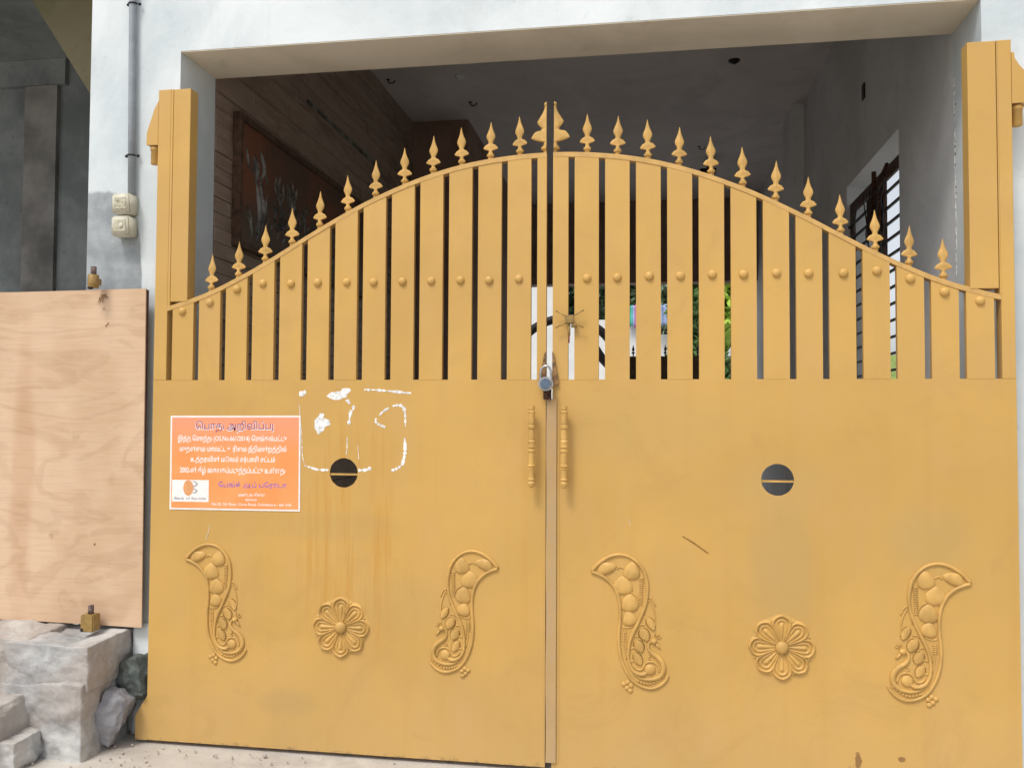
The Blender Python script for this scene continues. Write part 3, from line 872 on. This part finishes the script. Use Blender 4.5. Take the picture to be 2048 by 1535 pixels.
def leaf(side):
    # side -1 left leaf, +1 right leaf
    if side < 0:
        x0, x1, s0 = -1.594, -.0945, -1.5306
        L = 'left leaf of the ochre double gate, with a torn poster outline and an orange notice'
    else:
        x0, x1, s0 = -.0715, 1.4385, -.0060
        L = 'right leaf of the ochre double gate, with a grey peephole and a dark scratch'
    g = thing('gate_leaf', L, 'gate', ((x0 if side < 0 else x1), 0, 0), 'two leaves of the ochre entrance gate')
    G0 = g.location.copy()
    g.location = (0, 0, 0)
    hx = -.835 if side < 0 else .690
    rnd = random.Random(5 + side)
    hr = .0535
    hole = [(hx + hr * (1 + rnd.uniform(-.012, .008)) * math.cos(2 * PI * i / 44), 1.015 + hr * (1 + rnd.uniform(-.012, .008)) * math.sin(2 * PI * i / 44)) for i in range(44)]
    zb = .010 if side < 0 else .006
    bot = [(x0 + (x1 - x0) * i / 24, zb + .0025 * math.sin(i * 1.9) * (i % 5 == 0)) for i in range(25)]
    outer = bot + [(x1, ZS), (x0, ZS)]
    plate('sheet_panel', [outer, hole], 0, .004, 'gold', g)
    box('hole_bar', (hx - .06, hx + .06, .0042, .010, 1.006, 1.013), 'gold_relief', g)
    # frame behind the sheet
    for b in ((x0 + .002, x0 + .04, .0045, .04, .012, ZS - .04), (x1 - .04, x1 - .002, .0045, .04, .012, ZS - .04), (x0 + .041, x1 - .041, .0045, .04, .014, .05), (x0 + .002, x1 - .002, .0045, .040, ZS - .039, ZS - .002)):
        box('back_frame', b, 'gold', g)
    # slats
    edges = [s0 + PITCH * i for i in range(14)]
    sl_list = []
    for i in range(13):
        a, b = edges[i] + SLOT / 2, edges[i + 1] - SLOT / 2
        tp = [(b + (a - b) * j / 6, arch(b + (a - b) * j / 6) - RAIL + .0015) for j in range(7)]
        s = plate('slat', [[(a, ZS), (b, ZS)] + tp], .0008 * ((i * 7) % 3) - .0008, .020, 'gold', g)
        xc = (a + b) / 2
        post = (i == 0 and side < 0) or (i == 12 and side > 0)
        za = arch(xc)
        zs_ = min(1.711, za - .040)
        st = link('stud', stud_me, None, s); st.location = (xc + random.uniform(-.003, .003), -.0006, zs_ + random.uniform(-.003, .003))
        if not post:
            f = link('spear_finial', fin_me, None, g); f.location = (xc + random.uniform(-.002, .002), .012, za - .001); f.rotation_euler = (random.uniform(-.02, .02), random.uniform(-.025, .025), random.uniform(-.15, .15))
            sc_ = random.uniform(.98, 1.02); f.scale = (sc_, 1, sc_)
    # meeting stile and outer stile
    if side < 0:
        mi = (edges[13] + SLOT / 2, x1); ou = (x0, edges[0] - SLOT / 2)
    else:
        mi = (x0, edges[0] - SLOT / 2); ou = (edges[13] + SLOT / 2, x1)
    a, b = mi
    plate('meeting_stile', [[(a, ZS), (b, ZS), (b, arch(b) - RAIL + .0015), (a, arch(a) - RAIL + .0015)]], -.001, .022, 'gold', g)
    bevel(box('hinge_stile', (ou[0], ou[1] - .0 if side < 0 else ou[1], -.0012, .045, ZS, 2.468), 'gold', g), .002)
    # tall box post standing on the arch
    if side < 0: pb = (ou[1] + .0005, ou[1] + .081)
    else: pb = (ou[0] - .081, ou[0] - .0005)
    pz = 1.634
    pc = (-1.531 + .0015, -1.460) if side < 0 else (1.303, 1.3915 - .0015)
    if side > 0: pass
    bevel(box('box_post', (pc[0], pc[1], -.0035, .052, arch(pc[1] if side < 0 else pc[0]) - .006, 2.466), 'gold', g), .002)
    # stile filler between seam and outer stile, above the arch
    if side < 0: fx = (ou[1] + .0005, -1.5325)
    else: fx = (1.3930, ou[0] - .0005)
    box('stile_flange', (fx[0], fx[1], -.0010, .044, 1.630, 2.467), 'gold', g)
    # curved top rail
    n = 60
    xa, xb = (edges[0] - SLOT / 2, x1) if side < 0 else (x0, edges[13] + SLOT / 2)
    up_ = [(xa + (xb - xa) * i / n, arch(xa + (xb - xa) * i / n)) for i in range(n + 1)]
    lo_ = [(x, z - RAIL) for x, z in up_][::-1]
    plate('top_rail', [up_ + lo_], -.0018, .034, 'rail_edge', g)
    # half spear at the meeting edge
    hf = link('centre_finial', finial_mesh(BIG, side), None, g); hf.location = ((x1 - .002) if side < 0 else (x0 + .002), .012, arch(XC) - .001)
    # hinge bracket + knuckle, top
    if side < 0:
        plate('hinge_bracket', [[(-1.5935, 2.425), (-1.610, 2.395), (-1.640, 2.305), (-1.642, 2.257), (-1.5935, 2.255)]], -.002, .045, 'gold', g)
        kx = -1.617
    else:
        plate('hinge_bracket', [[(1.439, 2.425), (1.447, 2.425), (1.449, 2.405), (1.462, 2.382), (1.492, 2.345), (1.500, 2.257), (1.439, 2.256)]], -.002, .045, 'gold', g)
        kx = 1.462
    bm = bmesh.new(); lathe(bm, [(.014, 0), (.0165, .002), (.0165, .052), (.019, .053), (.019, .066)], kx, .022, 16, 2.186)
    bm_obj('hinge_knuckle', bm, 'gold', g, True)
    # lower hinge plate
    if side < 0:
        plate('hinge_plate', [[(-1.5945, .173), (-1.642, .096), (-1.641, .008), (-1.5945, .008)]], .001, .012, 'gold', g)
    ornament(g, *((-1.325, .523, 1, .94) if side < 0 else (.196, .517, 1, 1.0)))
    ornament(g, *((-.385, .525, -1, .95) if side < 0 else (1.163, .520, -1, .99)))
    rosette(g, -.838 if side < 0 else .700, .459, 1.05)
    handle(g, -.1395 if side < 0 else -.026)
    return g
GL = leaf(-1)
GR = leaf(1)
# the worn flat strip that closes the gap, fixed on the right leaf
bm = plate_bm([[(-.0915 + .001 * math.sin(i), .03 + 1.255 * i / 20) for i in range(21)][::-1] + [(-.0560, .03 + 1.255 * i / 20) for i in range(21)]], -.008, -.0025)
bm_obj('cover_strip', bm, 'gold_worn', GR)
box('strip_flange', (-.0545, -.046, -.0018, .0, .03, 1.27), 'gold', GR)
# scratches (shallow flat marks)
def ribbon(name, pts, wd, y, m, parent, t=.0006, jag=.35):
    # flat ribbon in x-z following pts, own width list
    pts = [Vector((x, 0, z)) for x, z in pts]
    sp = smooth_path(pts, 9 if jag > .5 else 4) if len(pts) > 2 else pts
    n = len(sp); le, ri = [], []
    for i, p in enumerate(sp):
        d = (sp[min(i + 1, n - 1)] - sp[max(i - 1, 0)]).normalized(); s = Vector((-d.z, 0, d.x))
        w_ = wd * (.55 + .45 * math.sin(PI * (i + .5) / n)) * max(.12, 1 + jag * noise.noise(p * 150)) / 2
        le.append((p + s * w_)); ri.append((p - s * w_))
    loop = [(p.x, p.z) for p in le] + [(p.x, p.z) for p in ri[::-1]]
    return plate(name, [loop], y - t, y, m, parent)
ribbon('scratch', [(.376, .818), (.415, .795), (.462, .762)], .006, -.0003, 'dark_line', GR)
ribbon('scratch', [(.193, .875), (.197, .862), (.200, .850)], .003, -.0003, 'tan_line', GR)
ribbon('scratch', [(-1.353, .815), (-1.360, .785), (-1.370, .755)], .004, -.0003, 'tan_line', GL)
# four-armed rod latch in the first slot of the right leaf
bm = bmesh.new()
bx(bm, -.026, .006, -.030, -.012, 1.547, 1.577)
bmesh.ops.bevel(bm, geom=bm.edges[:], offset=.004, segments=2, affect='EDGES')
lat = bm_obj('rod_latch', bm, 'hardware', GR)
for (ax, az) in ((-.056, 1.592), (.037, 1.593), (-.056, 1.535), (.036, 1.535)):
    bm = bmesh.new(); tube(bm, [(-.010, -.021, 1.562 + (.004 if az > 1.56 else -.006)), (ax, -.024, az)], .0022, 7); blob(bm, (ax, -.024, az), .0035, .0035, .0035, 0, 8, 6)
    bm_obj('arm', bm, 'hardware', lat, True)
bm = bmesh.new(); tube(bm, [(-.004, -.018, 1.542), (.014, -.018, 1.542)], .008, 10); tube(bm, [(-.012, -.018, 1.55), (-.012, -.016, 1.505)], .0045, 8)
bm_obj('bolt', bm, 'hardware', lat, True)
# hasp lugs
for sx, g in ((-1, GL), (1, GR)):
    xe = -.0945 if sx < 0 else -.0715
    bm = plate_bm([[(0, 1.452), (sx * .006, 1.44), (sx * .020, 1.36), (sx * .022, 1.335), (0, 1.33)]], -.012, -.004)
    for v in bm.verts: v.co.x += xe
    bm_obj('hasp_lug', bm, 'browned', g)
bm = bmesh.new(); bx(bm, -.101, -.074, -.022, -.009, 1.283, 1.325); bm_obj('rusty_staple', bm, 'rust', GR)
# padlock
pl = thing('padlock', 'round steel padlock with silver rim hanging where the gate leaves meet', 'padlock', (-.091, -.030, 1.337))
pl.scale = (1.15, 1.1, 1.12)
bm = bmesh.new()
prof = [(0.0001, -.016), (.017, -.016), (.0185, -.013), (.019, -.009), (.0225, -.009), (.0235, -.006), (.0235, .006), (.021, .009), (.0001, .009)]
n = 28; rings = [[bm.verts.new((r * math.cos(2 * PI * k / n), y, r * math.sin(2 * PI * k / n) * .96)) for k in range(n)] for r, y in prof]
for i in range(len(rings) - 1):
    for k in range(n): bm.faces.new((rings[i][k], rings[i][(k + 1) % n], rings[i + 1][(k + 1) % n], rings[i + 1][k]))
bm_obj('lock_body', bm, 'steel', pl)
bm = bmesh.new(); lathe(bm, [(.016, 0), (.016, .0015)], 0, 0, 24)
for v in bm.verts: v.co = Vector((v.co.x, -.0165 - v.co.z, v.co.y))
bm_obj('face_disc', bm, 'darksteel', pl)
bm = bmesh.new(); tube(bm, smooth_path([(-.017, 0, .012), (-.017, 0, .035), (-.012, 0, .050), (0, 0, .056), (.011, 0, .050), (.015, 0, .035), (.015, 0, .012)], 4), .0034, 8)
bm_obj('shackle', bm, 'steel', pl, True)

# ------------------------------------------------------------------ the orange notice
no = thing('notice_poster', 'orange and white printed notice stuck on the left gate leaf', 'poster', (-1.2595, -.0012, 1.0455))
no.rotation_euler = (0, R(-.35), 0)
PW, PH = .517, .351
box('paper', (-PW / 2, PW / 2, -.0006, 0, -PH / 2, PH / 2), 'paper', no)
box('orange_field', (-PW / 2 + .0065, PW / 2 - .0065, -.0009, -.0006, -PH / 2 + .0065, PH / 2 - .0065), 'orange', no)
PRE = 'ெேை'
def tamil(s):
    # the font engine does not reorder: put pre-base vowel signs before their consonant by hand
    s = s.replace('பு', 'பȷ').replace('து', 'தı')
    s = s.replace('ொ', '\u0BC6\u0BBE').replace('ோ', '\u0BC7\u0BBE')
    out = []
    for ch in s:
        if ch in PRE and out: out.insert(len(out) - 1, ch)
        else: out.append(ch)
    return ''.join(out)
def lettering(txt, xc, zc, wd, h, m, bold=0.0, y=-.0011):
    cu = bpy.data.curves.new('lettering', 'FONT')
    cu.body = tamil(txt); cu.size = 1; cu.align_x = 'CENTER'; cu.align_y = 'CENTER'; cu.extrude = 0; cu.offset = bold; cu.resolution_u = 2
    tmp = bpy.data.objects.new('tmp', cu); C.objects.link(tmp)
    dg = bpy.context.evaluated_depsgraph_get(); dg.update()
    me = bpy.data.meshes.new_from_object(tmp.evaluated_get(dg))
    bpy.data.objects.remove(tmp); bpy.data.curves.remove(cu)
    me.materials.clear()
    if not me.vertices: return None
    xs = [v.co.x for v in me.vertices]; ys = [v.co.y for v in me.vertices]
    sx = wd / (max(xs) - min(xs)); sy = h / (max(ys) - min(ys)); cx = (max(xs) + min(xs)) / 2; cy = (max(ys) + min(ys)) / 2
    for v in me.vertices: v.co = Vector((xc + (v.co.x - cx) * sx, y, zc + (v.co.y - cy) * sy))
    me.name = 'lettering'
    return link('lettering', me, m, no)
# pale box behind the heading and the branch name
def PX(u): return (u - 342) / 259.5 * PW - PW / 2
def PZ(v): return PH / 2 - (v - 830) / 190 * PH
lettering('பொது அறிவிப்பு', PX(471), PZ(853), .312, .046, 'print_white', .035, -.00105)
lettering('பொது அறிவிப்பு', PX(471), PZ(852), .308, .043, 'print_purple', .006, -.0013)
lettering('இந்த சொத்து (OS.No.661/2014) செங்கல்பட்டு', PX(466), PZ(877), .432, .030, 'print_white', .02)
lettering('முதன்மை மாவட்ட உரிமை நீதிமன்றத்தில்', PX(468), PZ(898), .424, .030, 'print_white', .02)
lettering('உத்தரவின் மூலம் சர்பாசி சட்டம்', PX(468), PZ(919), .335, .029, 'print_white', .022)
lettering('2002-ன் கீழ் கையகப்படுத்தப்பட்டு உள்ளது', PX(467), PZ(941), .418, .032, 'print_white', .022)
lettering('பேங்க் ஆப் பரோடா', PX(508), PZ(970), .270, .030, 'print_pink', .035, -.00105)
lettering('பேங்க் ஆப் பரோடா', PX(508), PZ(970), .266, .028, 'print_lilac', .0, -.0013)
lettering('மண்டல கிளை', PX(507), PZ(988), .105, .013, 'print_white', .02)
lettering('சென்னை', PX(506), PZ(998), .046, .010, 'print_white', .02)
lettering('No.28, 7th Floor, Cross Road, Coimbatore - 641 018', PX(506), PZ(1008), .312, .011, 'print_white', .015)
lg = box('logo', (PX(347), PX(421), -.00125, -.0009, PZ(1004), PZ(960)), 'print_white', no)
bm = plate_bm([[(PX(380) + .0205 * math.cos(t), PZ(976) + .029 * math.sin(t)) for t in [2 * PI * i / 28 for i in range(28)]]], -.0016, -.0013)
bmesh.ops.delete(bm, geom=[v for v in bm.verts if False], context='VERTS')
bm_obj('sun_mark', bm, 'print_peach', lg)
for (z0_, r_) in ((968, .010), (982, .008)):
    ribbon('letter_stroke', [(PX(390), PZ(z0_) + r_), (PX(395), PZ(z0_) + r_ * .6), (PX(398), PZ(z0_)), (PX(394), PZ(z0_) - r_ * .7), (PX(389), PZ(z0_) - r_)], .004, -.0016, 'print_grey', lg)
bb = lettering('Bank of Baroda', PX(384), PZ(997), .128, .010, 'print_grey', .02, -.0014)
bb.parent = lg

# torn white remains of an older sheet
OX, OY, SC_ = 320, 760, 3.793
def toW(px, py):
    # measured once on the sheet: picture grid to metres on the gate face
    u = OX + px / SC_; v = OY + py / SC_
    d = F + R2 * ((u - 1024) / 1716.34) - U2 * ((v - 767.5) / 1716.34)
    k = 3.0 / d.y
    return (0.262 + d.x * k, 1.230 + d.z * k)
tp = thing('torn_poster', 'torn white paper edges left by a removed poster beside the orange notice', 'torn poster', (0, 0, 0))
def scrap(pts):
    w_ = [toW(*p) for p in pts]
    out = []
    for i in range(len(w_)):
        a = Vector(w_[i]); b = Vector(w_[(i + 1) % len(w_)])
        for k in range(4):
            p = a.lerp(b, k / 4)
            nn = noise.noise_vector(Vector((p.x * 260, p.y * 260, 3)))
            out.append((p.x + nn.x * .0034, p.y + nn.y * .0034))
    plate('paper_scrap', [out], -.0008, -.0002, 'glue', tp)
for s in ([(1058, 85), (1100, 76), (1112, 92), (1085, 125), (1055, 118)],
          [(1262, 122), (1300, 92), (1368, 84), (1385, 62), (1445, 63), (1447, 85), (1415, 105), (1422, 130), (1340, 151), (1290, 140)],
          [(1405, 152), (1425, 145), (1450, 170), (1435, 180)],
          [(1172, 300), (1205, 270), (1212, 250), (1245, 253), (1238, 283), (1285, 303), (1292, 340), (1255, 350), (1240, 382), (1198, 410), (1174, 365)]):
    scrap(s)
for pts, wd in (([(1550, 72), (1650, 75), (1800, 88), (1850, 94), (1905, 98)], 15), ([(1468, 190), (1466, 222), (1446, 245), (1433, 335)], 22), ([(1420, 430), (1418, 530), (1408, 570)], 6),
                ([(1500, 490), (1508, 600)], 5), ([(1735, 210), (1692, 238), (1662, 268)], 14), ([(1642, 288), (1634, 312), (1660, 335), (1708, 356)], 20), ([(1765, 196), (1820, 190), (1850, 214), (1860, 270), (1862, 350)], 17),
                ([(1856, 440), (1860, 520), (1851, 590), (1835, 640), (1800, 668), (1752, 686)], 22), ([(1098, 648), (1150, 664), (1200, 678), (1278, 680)], 16), ([(1505, 682), (1560, 680), (1602, 664)], 22), ([(1056, 190), (1075, 420), (1080, 560), (1096, 640)], 5)):
    ribbon('paper_scrap', [toW(*p) for p in pts], wd * .95 / SC_ / 530, -.0002, 'glue', tp, .0006, 1.7)

# ------------------------------------------------------------------ conduit, switch boxes
cdt = thing('conduit_pipe', 'grey plastic conduit pipe running up the white wall to the switch boxes', 'pipe', (-1.765, .080, 2.09))
bm = bmesh.new(); tube(bm, [(.012, 0, 0), (.006, 0, .35), (0, 0, .8), (-.006, 0, 1.6), (-.006, 0, 2.4)], .0135, 14)
bm_obj('pipe', bm, 'conduit', cdt, True)
for z in (.155, .765, 1.5):
    bm = bmesh.new()
    tube(bm, [(.0165 * math.cos(t) + (.010 - z * .01), -.0165 * math.sin(t) + .002, z) for t in [PI * i / 10 for i in range(11)]], .0035, 6)
    for sx in (-1, 1):
        blob(bm, (sx * .025 + .010 - z * .01, .006, z), .007, .006, .006, 0, 8, 6)
    bm_obj('clip', bm, 'darkmetal', cdt, True)
def sbox(z, label, knob):
    t = thing('switch_box', label, 'switch box', (-1.772, YF, z), 'cream switch boxes on the white wall')
    b = .039
    bm = bmesh.new(); bx(bm, -b, b, -.062, 0, -b, b)
    bmesh.ops.bevel(bm, geom=bm.edges[:], offset=.006, segments=3, affect='EDGES')
    bm_obj('box_body', bm, 'cream', t, True)
    box('cover_plate', (-b * .62, b * .62, -.0645, -.0615, -b * .58, b * .60), 'cream_lens', t, .001)
    bm = bmesh.new()
    if knob: blob(bm, (.006, -.065, 0), .010, .005, .011, 0, 10, 8); bm_obj('knob', bm, 'cream', t, True)
    else:
        for q in ((-.012, .010), (.010, .006), (-.004, -.010)): blob(bm, (q[0], -.0645, q[1]), .0045, .003, .0045, 0, 10, 6)
        bm_obj('socket_holes', bm, 'cream_lens', t, True)
sbox(2.046, 'upper cream plastic box at the end of the grey conduit', False)
sbox(1.958, 'lower cream plastic box with a small round knob', True)

# ------------------------------------------------------------------ plywood and its pins
pw = thing('plywood_board', 'large pale plywood board standing left of the gate', 'board', (-2.4, .04, .418))
bm = plate_bm([[(-.75, .002), (-.2, .001), (.3, .0005), (.752, -.006), (.747, .6), (.7425, 1.292), (0.2, 1.288), (-.75, 1.291)]], 0, .006)
bm_obj('face_veneer', bm, 'ply', pw)
box('board_core', (-.751, .7445, .0061, .018, .001, 1.2885), 'plyedge', pw)
bm = bmesh.new()
for k in range(16):
    a = random.uniform(-2.6, -.5); L = random.uniform(.010, .035); o0 = Vector((.560 + random.uniform(-.012, .012), -.001, 1.272 + random.uniform(-.012, .004)))
    tube(bm, [o0, o0 + Vector((math.cos(a) * L * .6, -random.uniform(.001, .006), math.sin(a) * L))], [.0022, .0008], 4)
for (x, z) in ((.566, 1.215), (.585, 1.158), (.578, 1.150), (.548, .305)):
    blob(bm, (x, 0, z), .005, .002, .006, .4, 8, 5)
bm_obj('splinters', bm, 'splinter', pw)['kind'] = 'stuff'
def pin(x, z, square, label):
    t = thing('hinge_pin', label, 'hinge pin', (x, -.01, z), 'hinge pins over the plywood board')
    bm = bmesh.new()
    if square:
        bx(bm, -.027, .027, -.025, .022, -.032, .032); bmesh.ops.bevel(bm, geom=bm.edges[:], offset=.004, segments=2, affect='EDGES')
        bm_obj('socket', bm, 'hardware', t)
        bm = bmesh.new(); bx(bm, -.024, -.014, -.0262, -.0245, -.030, -.018); bm_obj('notch', bm, 'black', t)
        top = .032
    else:
        lathe(bm, [(.018, -.026), (.020, -.024), (.020, .022), (.018, .024)], 0, 0, 18); bm_obj('socket', bm, 'hardware', t, True)
        bm = bmesh.new(); blob(bm, (-.004, -.012, -.028), .012, .010, .006, 0, 10, 6); bm_obj('notch', bm, 'black', t)
        top = .024
    bm = bmesh.new()
    tube(bm, [(0, 0, top - .004), (0, 0, top + .032)], .0105, 10)
    bm_obj('rod', bm, 'rustrod', t, True)
    box('bracket_arm', (-.008, .008, .020, .038, -.012, .012), 'hardware', t)
pin(-1.846, 1.735, False, 'upper round brass coloured hinge pin at the top edge of the plywood')
pin(-1.826, .437, True, 'lower square brass coloured hinge pin at the foot of the plywood')

# ------------------------------------------------------------------ rough masonry at the lower left
mb = thing('masonry_block', 'rough grey mortar covered masonry block under the plywood board', 'masonry', (0, 0, 0))
rough_lump('top_course', (-2.04, -1.712, -.185, .097, .235, .395), 'mortar', mb, .019, 5.5, 44, .05, 1)
rough_lump('lower_course', (-2.06, -1.722, -.200, .08, -.03, .262), 'mortar', mb, .027, 5.0, 44, .07, 2)
rough_lump('mortar_lump', (-2.75, -1.97, -.15, .097, .16, .405), 'mortar2', mb, .026, 4.6, 44, .07, 3)
rough_lump('mortar_lump', (-2.75, -1.96, -.42, -.02, -.03, .215), 'mortar2', mb, .030, 4.6, 44, .10, 4)
rough_lump('mortar_lump', (-2.02, -1.88, -.33, -.1, -.03, .10), 'mortar', mb, .022, 7, 30, .2, 9)
for (nm, b, m, sd_, rz, ry, label) in (('stone', (-.052, .052, -.06, .06, -.095, .095), 'rock', 5, .3, .42, 'pale grey elongated stone leaning at the foot of the gate hinge'),
                                       ('stone', (-.055, .055, -.07, .07, -.075, .075), 'rock2', 6, -.2, -.25, 'dark greenish stone wedged above the pale one beside the gate')):
    o = rough_lump(nm, b, m, None, .022, 11, 26, .26, sd_)
    o.rotation_euler = (0, ry, rz)
    o.location = (-1.715, -.035, .105) if sd_ == 5 else (-1.652, .055, .232)
    tag(o, label, 'stone', 'loose stones beside the gate')
o = rough_lump('plaster_plinth', (-1.70, -1.56, .07, .12, .0, .42), 'white', None, .008, 8, 12, .04, 8)
o.parent = house

rb = random.Random(11)
bm = bmesh.new()
for k in range(130):
    x = -1.7 + abs(rb.gauss(0, .5)) * rb.choice((-1, 1, 1)); y = -.03 - abs(rb.gauss(0, .22))
    if x < -2.6 or x > 1.6: continue
    r_ = rb.uniform(.0015, .006) * (1 if rb.random() < .93 else 2.2)
    M_ = Matrix.Translation((x, y, r_ * .35)) @ Matrix.Rotation(rb.uniform(0, 6), 4, Vector((rb.random(), rb.random(), rb.random())).normalized()) @ Matrix.Diagonal((r_, r_ * rb.uniform(.6, 1), r_ * rb.uniform(.5, .9), 1))
    bmesh.ops.create_icosphere(bm, subdivisions=1, radius=1, matrix=M_)
tag(bm_obj('grit', bm, 'mortar2'), 'loose grit and mortar crumbs on the ground before the gate', 'grit', None, 'stuff')

rb = random.Random(4)
bm = bmesh.new()
z = 1.75
while z < 2.45:
    L_ = rb.uniform(.02, .09)
    wv = rb.uniform(.003, .009)
    bx(bm, XR - .0015, XR - .0002, YB - .004 - wv, YB - .0005, z, z + L_)
    z += L_ + rb.uniform(.002, .03)
o = bm_obj('bare_plaster_edge', bm, 'glue', house); o['kind'] = 'stuff'
bm = bmesh.new()
for k in range(9):
    z = rb.uniform(1.9, 2.45); blob(bm, (XR - .0004, YB - rb.uniform(.006, .02), z), .001, rb.uniform(.002, .005), rb.uniform(.003, .008), 0, 8, 5)
o = bm_obj('plaster_pit', bm, 'darkmetal', house); o['kind'] = 'stuff'
